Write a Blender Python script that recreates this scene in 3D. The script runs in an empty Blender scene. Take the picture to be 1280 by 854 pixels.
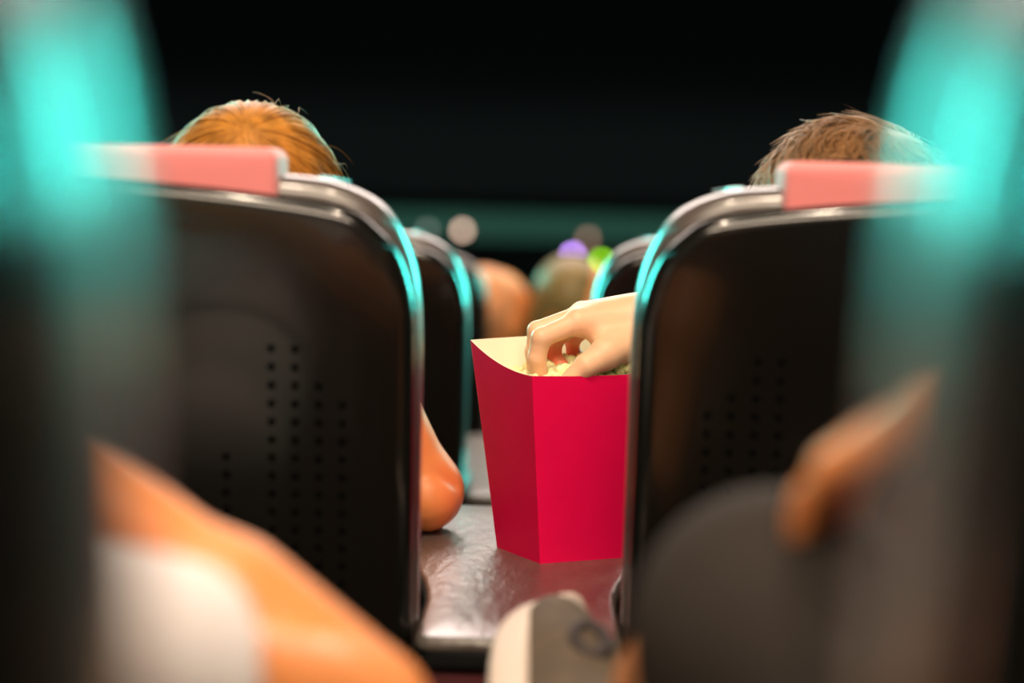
import bpy, math, random
import numpy as np
from mathutils import Vector, Matrix
random.seed(7); rng = np.random.default_rng(7)
C = bpy.context.scene.collection
SC = bpy.context.scene
PI = math.pi

# ------------------------------------------------------------------ camera, world, lights, exposure
CAM = Vector((0, 0, 1.06)); FPX = 2489.0
YAW, PITCH, ROLL = math.radians(0.60), math.radians(-5.23), math.radians(1.5)
cam_d = bpy.data.cameras.new('camera'); cam = bpy.data.objects.new('camera', cam_d); C.objects.link(cam)
cam_d.sensor_width = 36; cam_d.lens = 36 * FPX / 1280; cam_d.clip_start = 0.02; cam_d.clip_end = 60
M = Matrix.Rotation(YAW, 3, 'Z') @ Matrix.Rotation(PI / 2 + PITCH, 3, 'X') @ Matrix.Rotation(ROLL, 3, 'Z')
cam.matrix_world = Matrix.Translation(CAM) @ M.to_4x4()
cam_d.dof.use_dof = True; cam_d.dof.focus_distance = 1.96; cam_d.dof.aperture_fstop = 2.0
SC.camera = cam
SC.view_settings.view_transform = 'Standard'; SC.view_settings.look = 'None'
SC.view_settings.exposure = 0.0; SC.view_settings.gamma = 1.0; SC.view_settings.use_curve_mapping = False
SC.cycles.use_denoising = True
SC.cycles.sample_clamp_indirect = 6
w = bpy.data.worlds.new('world'); SC.world = w; w.use_nodes = True
w.node_tree.nodes['Background'].inputs[0].default_value = (0.6, 0.75, 1, 1)
w.node_tree.nodes['Background'].inputs[1].default_value = 0.006

def aim(o, target):
    d = Vector(target) - o.location
    o.rotation_euler = d.to_track_quat('-Z', 'Y').to_euler()

def area(name, loc, target, sx, sy, power, col):
    l = bpy.data.lights.new(name, 'AREA'); l.shape = 'RECTANGLE'; l.size = sx; l.size_y = sy
    l.energy = power; l.color = col
    o = bpy.data.objects.new(name, l); C.objects.link(o); o.location = loc; aim(o, target); return o

def spot(name, loc, target, power, col, radius=0.05, ang=70, blend=0.6):
    l = bpy.data.lights.new(name, 'SPOT'); l.energy = power; l.color = col; l.shadow_soft_size = radius
    l.spot_size = math.radians(ang); l.spot_blend = blend
    o = bpy.data.objects.new(name, l); C.objects.link(o); o.location = loc; aim(o, target); return o

WARM = (1.0, 0.80, 0.60)
def spread(o, deg): o.data.spread = math.radians(deg)
spread(area('ceiling_glow_ahead', (0, 5.6, 3.3), (0, 1.9, 0.7), 4.0, 2.0, 125, (1.0, 0.84, 0.76)), 110)
spot('ceiling_spot_a', (-0.30, 0.65, 3.3), (-0.05, 1.9, 0.8), 142, WARM, 0.045, 95)
spot('ceiling_spot_b', (0.30, 0.65, 3.3), (0.05, 1.9, 0.8), 142, WARM, 0.045, 95)
spot('far_row_fill_spot', (0.0, 3.4, 3.3), (0.0, 4.3, 0.6), 190, (1.0, 0.72, 0.45), 0.06, 60)  # added fill that warms the far heads, no known fixture
TEAL = (0.06, 0.80, 0.68)
area('cove_light_east', (3.85, 3.2, 3.2), (0, 3.2, 0.6), 8.0, 0.2, 35, TEAL)
area('cove_light_west', (-3.85, 3.2, 3.2), (0, 3.2, 0.6), 8.0, 0.2, 35, TEAL)
spread(area('aisle_light_east', (3.3, 7.2, 1.7), (0, 1.0, 1.0), 1.2, 2.0, 100, TEAL), 80)
spread(area('aisle_light_west', (-3.3, 7.2, 1.7), (0, 1.0, 1.0), 1.2, 2.0, 100, TEAL), 80)
spread(area('rear_fill_light', (0, -1.3, 2.7), (0, 1.6, 0.9), 1.6, 0.8, 42, WARM), 120)  # added unseen fill behind the camera, brightens the headrest backs

def PT(px, py, d):
    """world point seen at photo pixel (px, py), d metres along the camera axis"""
    v = Vector(((px - 640) / FPX * d, -(py - 427) / FPX * d, -d))
    return CAM + M @ v

def PZ(px, py, z):
    """world point seen at photo pixel (px, py) on the level plane z"""
    v = M @ Vector(((px - 640) / FPX, -(py - 427) / FPX, -1.0))
    return CAM + v * ((z - CAM.z) / v.z)

# ------------------------------------------------------------------ materials
def mat(name, col, rough=0.5, metal=0.0, spec=0.5, coat=0.0, sss=0.0, bump=0.0, bscale=200.0, var=0.0, vscale=8.0,
        emit=None, estr=0.0, sheen=0.0, stretch=None, coat_rough=0.1):
    m = bpy.data.materials.new(name); m.use_nodes = True
    nt = m.node_tree; b = nt.nodes['Principled BSDF']; L = nt.links
    b.inputs['Base Color'].default_value = (*col, 1); b.inputs['Roughness'].default_value = rough
    b.inputs['Metallic'].default_value = metal; b.inputs['Specular IOR Level'].default_value = spec
    b.inputs['Coat Weight'].default_value = coat; b.inputs['Coat Roughness'].default_value = coat_rough
    b.inputs['Sheen Weight'].default_value = sheen
    if sss:
        b.inputs['Subsurface Weight'].default_value = sss
        b.inputs['Subsurface Radius'].default_value = (1.0, 0.3, 0.12); b.inputs['Subsurface Scale'].default_value = 0.010
    if emit:
        b.inputs['Emission Color'].default_value = (*emit, 1); b.inputs['Emission Strength'].default_value = estr
    tc = nt.nodes.new('ShaderNodeTexCoord'); mp = nt.nodes.new('ShaderNodeMapping')
    L.new(tc.outputs['Object'], mp.inputs[0])
    if stretch: mp.inputs['Scale'].default_value = stretch
    if var:
        n = nt.nodes.new('ShaderNodeTexNoise'); n.inputs['Scale'].default_value = vscale; n.inputs['Detail'].default_value = 6
        L.new(mp.outputs[0], n.inputs['Vector'])
        r = nt.nodes.new('ShaderNodeValToRGB'); L.new(n.outputs['Fac'], r.inputs[0])
        r.color_ramp.elements[0].position = 0.3; r.color_ramp.elements[1].position = 0.7
        r.color_ramp.elements[0].color = (*[c * (1 - var) for c in col], 1)
        r.color_ramp.elements[1].color = (*[min(1, c * (1 + var)) for c in col], 1)
        L.new(r.outputs[0], b.inputs['Base Color'])
    if bump:
        n = nt.nodes.new('ShaderNodeTexNoise'); n.inputs['Scale'].default_value = bscale; n.inputs['Detail'].default_value = 4
        L.new(mp.outputs[0], n.inputs['Vector'])
        bp = nt.nodes.new('ShaderNodeBump'); bp.inputs['Strength'].default_value = bump; bp.inputs['Distance'].default_value = 0.002
        L.new(n.outputs['Fac'], bp.inputs['Height']); L.new(bp.outputs[0], b.inputs['Normal'])
    return m

def skin_mat(name, col, redcol):
    m = mat(name, col, rough=0.45, spec=0.35, sss=0.25, bump=0.05, bscale=400)
    nt = m.node_tree; b = nt.nodes['Principled BSDF']
    at = nt.nodes.new('ShaderNodeAttribute'); at.attribute_name = 'flush_bounce'
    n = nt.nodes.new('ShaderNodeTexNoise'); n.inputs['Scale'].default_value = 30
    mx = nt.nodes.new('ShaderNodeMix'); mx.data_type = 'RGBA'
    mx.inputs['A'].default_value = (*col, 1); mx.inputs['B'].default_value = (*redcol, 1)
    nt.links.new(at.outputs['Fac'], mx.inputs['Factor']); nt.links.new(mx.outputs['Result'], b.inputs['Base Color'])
    return m

MT = dict(
    shell=mat('black_gloss_shell', (0.006, 0.005, 0.004), rough=0.22, spec=0.25, coat=0.5, coat_rough=0.09),
    hole=mat('perforation_black', (0.001, 0.001, 0.001), rough=0.9, spec=0.05),
    leather=mat('grey_brown_leather', (0.075, 0.056, 0.050), rough=0.36, spec=0.6, bump=0.2, bscale=260, var=0.15, vscale=30, coat=0.7, coat_rough=0.17),
    consleather=mat('console_leather', (0.085, 0.066, 0.056), rough=0.34, spec=0.7, bump=1.0, bscale=90, var=0.2, vscale=40, stretch=(1.0, 0.35, 1.0), coat=0.4, coat_rough=0.25),
    pink=mat('pink_fabric', (0.88, 0.27, 0.27), rough=0.75, spec=0.2, bump=0.15, bscale=500, sheen=0.2),
    seatbase=mat('dark_base', (0.012, 0.011, 0.011), rough=0.6),
    maroon=mat('maroon_panel', (0.10, 0.010, 0.014), rough=0.5, var=0.25, vscale=14),
    blacktrim=mat('black_trim', (0.004, 0.004, 0.004), rough=0.5, spec=0.2),
    boxred=mat('carton_red', (0.76, 0.001, 0.068), rough=0.5, spec=0.2, var=0.04, vscale=20),
    boxin=mat('carton_cream', (0.92, 0.80, 0.62), rough=0.7, spec=0.2),
    popcorn=mat('popcorn', (0.95, 0.78, 0.42), rough=0.7, sss=0.3, var=0.25, vscale=120, spec=0.3),
    carpet=mat('dark_carpet', (0.015, 0.012, 0.014), rough=0.95, bump=0.3, bscale=300),
    wall=mat('dark_wall', (0.012, 0.014, 0.016), rough=0.9, spec=0.2, var=0.2, vscale=2),
    screen=mat('black_screen', (0.013, 0.010, 0.012), rough=0.9, spec=0.1),
    ledge=mat('teal_lit_ledge', (0.05, 0.13, 0.11), rough=0.7),  # grey board; the teal light on it is put into the base colour
    skin=skin_mat('skin_warm', (0.80, 0.28, 0.09), (0.75, 0.09, 0.04)),
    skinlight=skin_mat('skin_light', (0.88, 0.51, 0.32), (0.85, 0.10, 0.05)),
    white=mat('white_cotton', (0.76, 0.68, 0.68), rough=0.9, bump=0.2, bscale=300, spec=0.2),
    dark=mat('dark_trousers', (0.030, 0.024, 0.021), rough=0.9, bump=0.3, bscale=250, spec=0.15),
    navy=mat('dark_shirt', (0.02, 0.022, 0.03), rough=0.9, bump=0.2, bscale=250),
    grey=mat('grey_shirt', (0.15, 0.14, 0.14), rough=0.9, bump=0.2, bscale=250),
    sole=mat('shoe_sole', (0.66, 0.54, 0.48), rough=0.8, spec=0.2),
    upper=mat('shoe_upper', (0.085, 0.058, 0.036), rough=0.85, bump=0.5, bscale=350, var=0.15, vscale=60),
    lace=mat('shoe_lace', (0.03, 0.02, 0.02), rough=0.8),
    blond=mat('golden_brown_hair', (0.46, 0.185, 0.03), rough=0.5, spec=0.22, var=0.35, vscale=60, stretch=(1, 1, 0.15)),
    brown=mat('brown_hair', (0.27, 0.13, 0.05), rough=0.5, spec=0.4, var=0.4, vscale=60),
    olive=mat('olive_brown_hair', (0.20, 0.13, 0.04), rough=0.5, var=0.3, vscale=40),
    orange_lit_blond=mat('orange_lit_blond_hair', (0.75, 0.30, 0.13), rough=0.6, var=0.2, vscale=40),  # blond hair, the orange light on it put into the colour
    eye=mat('eye_white', (0.8, 0.8, 0.78), rough=0.2),
    housing=mat('lamp_housing', (0.02, 0.02, 0.02), rough=0.5),
)

# ------------------------------------------------------------------ helpers
def link(name, me, material, parent=None, smooth=True):
    o = bpy.data.objects.new(name, me); C.objects.link(o)
    if material is not None:
        for m_ in (material if isinstance(material, (list, tuple)) else [material]): me.materials.append(m_)
    if smooth: me.shade_smooth()
    if parent is not None:
        o.parent = parent
        if parent.type == 'EMPTY': o.matrix_parent_inverse = Matrix.Translation(-parent.location)
    return o

def from_pd(name, V, F):
    me = bpy.data.meshes.new(name); me.from_pydata([tuple(v) for v in V], [], [tuple(f) for f in F]); me.update(); return me

def thing(name, label, cat, loc=(0, 0, 0), group=None):
    o = bpy.data.objects.new(name, None); C.objects.link(o); o.location = loc; o.empty_display_size = 0.1
    o['label'] = label; o['category'] = cat
    if group: o['group'] = group
    return o

def tag(o, label, cat, group=None, kind=None):
    o['label'] = label; o['category'] = cat
    if group: o['group'] = group
    if kind: o['kind'] = kind
    return o

def struct(name, me, m_, label=None):
    o = link(name, me, m_, smooth=False); o['kind'] = 'structure'
    if label: o['label'] = label
    return o

def box_mesh(name, a, b):
    (x0, y0, z0), (x1, y1, z1) = a, b
    V = [(x0, y0, z0), (x1, y0, z0), (x1, y1, z0), (x0, y1, z0), (x0, y0, z1), (x1, y0, z1), (x1, y1, z1), (x0, y1, z1)]
    F = [(0, 3, 2, 1), (4, 5, 6, 7), (0, 1, 5, 4), (1, 2, 6, 5), (2, 3, 7, 6), (3, 0, 4, 7)]
    return from_pd(name, V, F)

def slab(outline, lo, hi, r0, r1=None, n=6, axis='y', dome=0.0, d0=None, d1=None):
    """outline: CCW 2D points; extruded from lo to hi along axis, the edges at lo and hi rounded by r0 / r1"""
    r1 = r0 if r1 is None else r1
    d0 = r0 if d0 is None else d0; d1 = r1 if d1 is None else d1
    P = np.array(outline, float); N = len(P)
    T = np.roll(P, -1, 0) - np.roll(P, 1, 0); T /= np.linalg.norm(T, axis=1)[:, None] + 1e-12
    nin = np.stack([-T[:, 1], T[:, 0]], 1)
    rings = []
    for i in range(n + 1):
        a = PI / 2 * i / n
        rings.append((P + nin * r0 * (1 - math.sin(a)), lo + d0 * (1 - math.cos(a))))
    for i in range(n + 1):
        a = PI / 2 * i / n
        rings.append((P + nin * r1 * (1 - math.cos(a)), hi - d1 * (1 - math.sin(a))))
    V = []
    def put(p, h):
        return (p[0], h, p[1]) if axis == 'y' else (p[0], p[1], h)
    for q, h in rings:
        for p in q: V.append(put(p, h))
    F = []
    nr = len(rings)
    for k in range(nr - 1):
        for i in range(N):
            j = (i + 1) % N
            f = (k * N + i, k * N + j, (k + 1) * N + j, (k + 1) * N + i)
            F.append(f)
    # domed caps
    for base, ring, sgn in ((0, rings[0], -1), ((nr - 1) * N, rings[-1], 1)):
        cen = (ring[0].max(0) + ring[0].min(0)) / 2; prev = base
        for s in (0.75, 0.45, 0.18):
            st = len(V)
            for p in ring[0]: V.append(put(cen + (p - cen) * s, ring[1] + sgn * dome * (1 - s * s)))
            for i in range(N):
                j = (i + 1) % N
                F.append((prev + i, prev + j, st + j, st + i) if sgn > 0 else (prev + j, prev + i, st + i, st + j))
            prev = st
        cc = len(V); V.append(put(cen, ring[1] + sgn * dome))
        for i in range(N):
            j = (i + 1) % N
            F.append((prev + i, prev + j, cc) if sgn > 0 else (prev + j, prev + i, cc))
    if axis == 'y': F = [tuple(reversed(f)) for f in F]
    return V, F

def rrect(x0, x1, z0, z1, r, n=6):
    pts = []
    for cx, cz, a0 in ((x1 - r, z0 + r, -PI / 2), (x1 - r, z1 - r, 0), (x0 + r, z1 - r, PI / 2), (x0 + r, z0 + r, PI)):
        for i in range(n + 1):
            a = a0 + PI / 2 * i / n; pts.append((cx + r * math.cos(a), cz + r * math.sin(a)))
    return pts

def merge(parts):
    V, F, MI = [], [], []
    for v, f, mi in parts:
        o = len(V); V += [tuple(p) for p in v]; F += [tuple(i + o for i in q) for q in f]; MI += [mi] * len(f)
    return V, F, MI

def tube(pts, r, seg=8, closed=False, taper=None):
    pts = [Vector(p) for p in pts]; V, F = [], []; n = len(pts); up = None
    for i, p in enumerate(pts):
        t = ((pts[(i + 1) % n] if closed or i < n - 1 else p) - (pts[i - 1] if closed or i > 0 else p)).normalized()
        if up is None: up = t.orthogonal().normalized()
        up = (up - t * up.dot(t)).normalized(); s = t.cross(up)
        rr = r if taper is None else r * taper(i / (n - 1))
        for k in range(seg):
            a = 2 * PI * k / seg; V.append(p + (up * math.cos(a) + s * math.sin(a)) * rr)
    m_ = n if closed else n - 1
    for i in range(m_):
        for k in range(seg):
            a, b = i * seg, ((i + 1) % n) * seg; kk = (k + 1) % seg
            F.append((a + k, a + kk, b + kk, b + k))
    if not closed:
        F.append(tuple(range(seg))[::-1]); F.append(tuple((n - 1) * seg + k for k in range(seg)))
    return V, F

# ---- signed distance bodies -> mesh (surface nets) --------------------------------
def prim_bounds(p):
    if p[0] in ('c', 'cf'):
        a, b = np.array(p[1], float), np.array(p[2], float); r = max(p[3], p[4])
        return np.minimum(a, b) - r, np.maximum(a, b) + r
    c = np.array(p[1], float); r = max(p[2]); return c - r, c + r

def prim_dist(p, X):
    if p[0] in ('c', 'cf'):
        a, b = np.array(p[1], np.float32), np.array(p[2], np.float32); ba = b - a; L2 = float(ba @ ba) + 1e-12
        q = X - a; t = np.clip((q @ ba) / L2, 0, 1)
        d = np.linalg.norm(q - t[..., None] * ba, axis=-1) - (p[3] + (p[4] - p[3]) * t)
        if p[0] == 'cf': d = np.maximum(d, ((X - b) @ ba) / math.sqrt(L2))
        return d
    R = np.array(p[3], np.float32) if p[3] is not None else np.eye(3, dtype=np.float32)
    q = (X - np.array(p[1], np.float32)) @ R; r = np.array(p[2], np.float32)
    k0 = np.linalg.norm(q / r, axis=-1); k1 = np.linalg.norm(q / (r * r), axis=-1) + 1e-9
    return k0 * (k0 - 1) / k1

def sdf_mesh(name, prims, h, lo=None, hi=None, cuts=(), cutplanes=()):
    """prims: ('c'|'cf', a, b, ra, rb, k) tapered limbs, ('e', centre, radii, R, k) ellipsoids, k = blend; cuts: ellipsoids carved out"""
    B = [prim_bounds(p) for p in prims]
    L = np.min([b[0] for b in B], 0) - 3 * h; H = np.max([b[1] for b in B], 0) + 3 * h
    if lo is not None: L = np.maximum(L, np.array(lo) - 2 * h)
    if hi is not None: H = np.minimum(H, np.array(hi) + 2 * h)
    n = np.ceil((H - L) / h).astype(int) + 1
    ax = [(L[i] + h * np.arange(n[i])).astype(np.float32) for i in range(3)]
    Fd = np.full(tuple(n), 0.03, np.float32)
    def region(p, m_):
        b = prim_bounds(p)
        i0 = np.clip(np.floor((b[0] - m_ - L) / h).astype(int), 0, n); i1 = np.clip(np.ceil((b[1] + m_ - L) / h).astype(int) + 1, 0, n)
        if np.any(i1 <= i0): return None, None
        sl = tuple(slice(i0[i], i1[i]) for i in range(3))
        X = np.stack(np.meshgrid(*[ax[i][sl[i]] for i in range(3)], indexing='ij'), -1)
        return sl, X
    for p in prims:
        k = p[-1]; sl, X = region(p, k + 2 * h)
        if sl is None: continue
        d = prim_dist(p, X).astype(np.float32); f = Fd[sl]
        hh = np.maximum(k - np.abs(f - d), 0) / max(k, 1e-6)
        Fd[sl] = np.minimum(f, d) - hh * hh * k * 0.25
    for p in cuts:
        k = p[-1]; sl, X = region(p, k + 2 * h)
        if sl is None: continue
        d = -prim_dist(p, X).astype(np.float32); f = Fd[sl]
        hh = np.maximum(k - np.abs(f - d), 0) / max(k, 1e-6)
        Fd[sl] = np.maximum(f, d) + hh * hh * k * 0.25
    if lo is not None or hi is not None or cutplanes:
        X, Y, Z = np.meshgrid(*ax, indexing='ij')
        for j, G in enumerate((X, Y, Z)):
            if lo is not None and lo[j] > -90: Fd = np.maximum(Fd, lo[j] - G)
            if hi is not None and hi[j] < 90: Fd = np.maximum(Fd, G - hi[j])
        for (pp, nn) in cutplanes:
            Fd = np.maximum(Fd, (X - pp[0]) * nn[0] + (Y - pp[1]) * nn[1] + (Z - pp[2]) * nn[2])
    Fd[0] = Fd[-1] = 0.03; Fd[:, 0] = Fd[:, -1] = 0.03; Fd[:, :, 0] = Fd[:, :, -1] = 0.03
    S = Fd < 0
    cs = np.zeros(tuple(n - 1), np.int8)
    for dx in (0, 1):
        for dy in (0, 1):
            for dz in (0, 1):
                cs += S[dx:n[0] - 1 + dx, dy:n[1] - 1 + dy, dz:n[2] - 1 + dz]
    act = (cs > 0) & (cs < 8); idx = np.argwhere(act)
    vid = -np.ones(act.shape, np.int64); vid[act] = np.arange(len(idx))
    acc = np.zeros((len(idx), 3)); cnt = np.zeros(len(idx))
    cor = [(a, b, c) for a in (0, 1) for b in (0, 1) for c in (0, 1)]
    val = {c: Fd[idx[:, 0] + c[0], idx[:, 1] + c[1], idx[:, 2] + c[2]] for c in cor}
    for c in cor:
        for a in range(3):
            if c[a] == 0:
                e = list(c); e[a] = 1; e = tuple(e); v0, v1 = val[c], val[e]
                mk = (v0 < 0) != (v1 < 0); t = np.where(mk, v0 / np.where(mk, v0 - v1, 1), 0)
                pos = np.tile(np.array(c, float), (len(idx), 1)); pos[:, a] = t
                acc += pos * mk[:, None]; cnt += mk
    V = (idx + acc / cnt[:, None]) * h + L
    quads = []
    for a in range(3):
        b, c = (a + 1) % 3, (a + 2) % 3
        s0 = [slice(None)] * 3; s1 = [slice(None)] * 3; s0[a] = slice(0, -1); s1[a] = slice(1, None)
        A0, A1 = S[tuple(s0)], S[tuple(s1)]
        for flip, mk in ((False, A0 & ~A1), (True, ~A0 & A1)):
            e = np.argwhere(mk)
            if not len(e): continue
            def cell(db, dc):
                q = e.copy(); q[:, b] -= db; q[:, c] -= dc; return vid[q[:, 0], q[:, 1], q[:, 2]]
            Q = np.stack([cell(1, 1), cell(0, 1), cell(0, 0), cell(1, 0)], 1)
            quads.append(Q[:, ::-1] if flip else Q)
    Q = np.concatenate(quads)
    me = bpy.data.meshes.new(name)
    me.vertices.add(len(V)); me.vertices.foreach_set('co', V.astype(np.float32).ravel())
    me.loops.add(Q.size); me.loops.foreach_set('vertex_index', Q.astype(np.int32).ravel())
    me.polygons.add(len(Q)); me.polygons.foreach_set('loop_start', (np.arange(len(Q)) * 4).astype(np.int32))
    me.update(calc_edges=True); me.validate(); me.shade_smooth()
    return me

def mesh_arrays(me):
    V = np.empty(len(me.vertices) * 3, np.float32); me.vertices.foreach_get('co', V)
    return V.reshape(-1, 3)

def join_meshes(name, a, b):
    Va, Vb = mesh_arrays(a), mesh_arrays(b)
    def faces(m):
        q = np.empty(len(m.loops), np.int32); m.loops.foreach_get('vertex_index', q); return q.reshape(-1, 4)
    Q = np.concatenate([faces(a), faces(b) + len(Va)]); V = np.concatenate([Va, Vb])
    me = bpy.data.meshes.new(name)
    me.vertices.add(len(V)); me.vertices.foreach_set('co', V.ravel())
    me.loops.add(Q.size); me.loops.foreach_set('vertex_index', Q.ravel())
    me.polygons.add(len(Q)); me.polygons.foreach_set('loop_start', (np.arange(len(Q)) * 4).astype(np.int32))
    me.update(calc_edges=True); me.shade_smooth(); return me

def smooth_mesh(me, it=2):
    V = mesh_arrays(me).astype(np.float64); E = np.empty(len(me.edges) * 2, np.int32); me.edges.foreach_get('vertices', E); E = E.reshape(-1, 2)
    deg = np.bincount(E.ravel(), minlength=len(V)).astype(float)
    for i in range(it):
        for lam in (0.55, -0.56):
            S_ = np.zeros_like(V)
            for a in range(3):
                S_[:, a] = np.bincount(E[:, 0], V[E[:, 1], a], len(V)) + np.bincount(E[:, 1], V[E[:, 0], a], len(V))
            V += lam * (S_ / deg[:, None] - V)
    me.vertices.foreach_set('co', V.astype(np.float32).ravel()); me.update()

def flush_bounce(me, pts):
    """redder skin near given points (finger pads, elbows); pads also carry painted red bounce"""
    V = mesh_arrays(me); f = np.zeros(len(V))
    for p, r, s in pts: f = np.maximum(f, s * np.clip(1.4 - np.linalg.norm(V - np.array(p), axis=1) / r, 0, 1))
    a = me.attributes.new('flush_bounce', 'FLOAT', 'POINT'); a.data.foreach_set('value', f.astype(np.float32))

# ------------------------------------------------------------------ room
GAPX = -0.005; ROW = 1.203; DROP = 0.087; Y0 = 1.56
def rowz(k): return -DROP * k if k >= 0 else 0.114
V, F, MI = merge([(*[list(map(tuple, bm)) for bm in ([], [])], 0)])
Vf, Ff = [], []
edges = [-2.0] + [1.42 + ROW * k for k in range(0, 7)] + [10.0]
prof = []
for i in range(len(edges) - 1):
    z = rowz(i - 1)
    prof += [(edges[i], z), (edges[i + 1], z)]
for x in (-4, 4):
    for (y, z) in prof: Vf.append((x, y, z))
n_ = len(prof)
for i in range(n_ - 1): Ff.append((i, n_ + i, n_ + i + 1, i + 1))
struct('floor', from_pd('floor', Vf, Ff), MT['carpet'])
struct('ceiling', box_mesh('ceiling', (-4, -2, 3.5), (4, 10, 3.6)), MT['wall'])
struct('wall_left', box_mesh('wall_left', (-4.1, -2, -0.7), (-4, 10, 3.5)), MT['wall'])
struct('wall_right', box_mesh('wall_right', (4, -2, -0.7), (4.1, 10, 3.5)), MT['wall'])
struct('wall_front', box_mesh('wall_front', (-4, 9.9, -0.7), (4, 10, 3.5)), MT['wall'])
struct('wall_back', box_mesh('wall_back', (-4, -2.1, -0.7), (4, -2, 3.5)), MT['wall'])
struct('trim_1', box_mesh('trim_1', (-4, 9.78, 0.66), (4, 9.9, 0.80)), MT['ledge'])
spread(area('ledge_washer', (0, 9.3, 2.0), (0, 9.8, 0.72), 6.0, 0.2, 8, (0.5, 0.9, 0.75)), 40)
V, F = slab(rrect(-3.4, 3.4, 0.86, 3.3, 0.02), 9.80, 9.885, 0.01)
scr = link('projection_screen', from_pd('projection_screen', V, F), MT['screen'])
tag(scr, 'huge unlit black cinema screen above the dim green ledge', 'screen')

# ------------------------------------------------------------------ cinema seats
HW = 0.30     # half width
def mirror_outline(pts):
    """pts: (distance in from the edge, z) from low edge to top middle, for one side -> closed CCW outline"""
    right = [(HW - e, z) for e, z in pts]; left = [(-x, z) for x, z in reversed(right[:-1])]
    return right + left
def resample(P, step):
    P = np.array(P + [P[0]]); L = np.concatenate([[0], np.cumsum(np.linalg.norm(np.diff(P, axis=0), axis=1))])
    t = np.linspace(0, L[-1], int(L[-1] / step) + 1)[:-1]
    return list(zip(np.interp(t, L, P[:, 0]), np.interp(t, L, P[:, 1])))
def smooth_pts(pts, n=5):
    out = []
    P = [Vector(p) for p in pts]
    for i in range(len(P) - 1):
        p0 = P[max(i - 1, 0)]; p1 = P[i]; p2 = P[i + 1]; p3 = P[min(i + 2, len(P) - 1)]
        for s in range(n):
            t = s / n
            out.append(tuple(0.5 * ((2 * p1) + (p2 - p0) * t + (2 * p0 - 5 * p1 + 4 * p2 - p3) * t * t + (3 * p1 - p0 - 3 * p2 + p3) * t ** 3)))
    out.append(tuple(P[-1])); return out
SHELL = mirror_outline([(0.03, 0.30), (0.006, 0.33), (0.0, 0.38)] + smooth_pts([(0.0, 0.80), (0.0, 0.900), (0.0015, 0.943), (0.012, 0.980), (0.030, 1.003), (0.058, 1.019), (0.1375, 1.030), (0.2445, 1.038), (0.30, 1.040)]))
LEATH = mirror_outline([(0.10, 0.34), (0.05, 0.345), (0.018, 0.365), (0.001, 0.40), (-0.004, 0.45)] + smooth_pts([(-0.004, 0.80), (-0.004, 0.90), (-0.002, 0.948), (0.005, 0.982), (0.018, 1.009), (0.033, 1.0245), (0.058, 1.036), (0.09, 1.042), (0.18, 1.046), (0.30, 1.047)]))
SHELL = resample(SHELL, 0.008)
LEATH = resample(LEATH, 0.008)
def lean_pts(V, ang):
    """recline about the hinge (local y .02, z .45)"""
    out = []
    for x, y, z in V: out.append((x, y + (1.0 - z) * math.tan(ang), z))
    return out

def hole_discs(yface):
    V, F = [], []
    def disc(x, z, r):
        o = len(V); V.append((x, yface, z))
        for k in range(10):
            a = 2 * PI * k / 10; V.append((x + r * math.cos(a), yface, z + r * math.sin(a)))
        for k in range(10): F.append((o, o + 1 + k, o + 1 + (k + 1) % 10))
    for side in (-1, 1):
        for ci, e in enumerate((0.0565, 0.0755, 0.0945, 0.1135, 0.1505)):
            top = (3, 2, 0, 0, 6)[ci]; 
            for r in range(top, 14):
                disc(side * (HW - e), 0.905 - 0.0150 * r, 0.0034)
    return V, F

def make_seat(label, sx, row, recline=math.radians(9), group='cinema seats with pink headrest covers', drop_back=0.0):
    cx = GAPX + sx * (0.0895 + HW); y0 = Y0 + ROW * row; z0 = rowz(row)
    t = thing('cinema_seat', label, 'seat', (cx, y0, z0), group)
    def put(name, V, F, m_, parent=t, smooth=True, MI=None, lean=True):
        if lean:
            V = lean_pts(V, math.radians(9))
            if drop_back:
                ca, sa = math.cos(drop_back), math.sin(drop_back)
                V = [(x, 0.15 + (y - 0.15) * ca - (z - 0.45) * sa, 0.45 + (y - 0.15) * sa + (z - 0.45) * ca) for x, y, z in V]
        me = from_pd(name, V, F)
        o = bpy.data.objects.new(name, me); C.objects.link(o); o.parent = parent
        for m1 in (m_ if isinstance(m_, list) else [m_]): me.materials.append(m1)
        if MI: me.polygons.foreach_set('material_index', MI)
        me.shade_smooth()
        return o
    Vs, Fs = slab(SHELL, 0.0, 0.034, 0.014, 0.008, n=6)
    Vh, Fh = hole_discs(-0.0004)
    V, F, MI = merge([(Vs, Fs, 0), (Vh, Fh, 1)])
    put('back_shell', V, F, [MT['shell'], MT['hole']], MI=MI)
    V, F = slab(LEATH, 0.024, 0.17, 0.018, 0.06, n=10, dome=0.0, d0=0.024, d1=0.115)
    cush = put('back_cushion', V, F, MT['leather'])
    # seam piping across the shoulders of the cushion
    for s in (-1, 1):
        pts = [(s * (HW - 0.085), 0.030, 1.034), (s * (HW - 0.080), 0.05, 1.0415), (s * (HW - 0.072), 0.075, 1.0405), (s * (HW - 0.062), 0.11, 1.038)]
        V, F = tube([Vector(p) for p in pts], 0.0013, 6)
        put('seam', V, F, MT['leather'], cush)
    V, F = slab(rrect(-0.19, 0.19, 0.975, 1.064, 0.010), 0.014, 0.105, 0.009, 0.0095, n=5, d0=0.009, d1=0.025)
    put('headrest_cover', V, F, MT['pink'])
    V, F = slab(rrect(-0.27, 0.27, 0.14, 0.68, 0.05), 0.28, 0.45, 0.03, 0.05, n=6, axis='z', dome=0.01)
    put('seat_cushion', V, F, MT['leather'], lean=False)
    V, F = slab(rrect(-0.28, 0.28, 0.10, 0.60, 0.03), 0.0, 0.285, 0.01, axis='z')
    put('seat_base', V, F, MT['seatbase'], lean=False)
    return t

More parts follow.
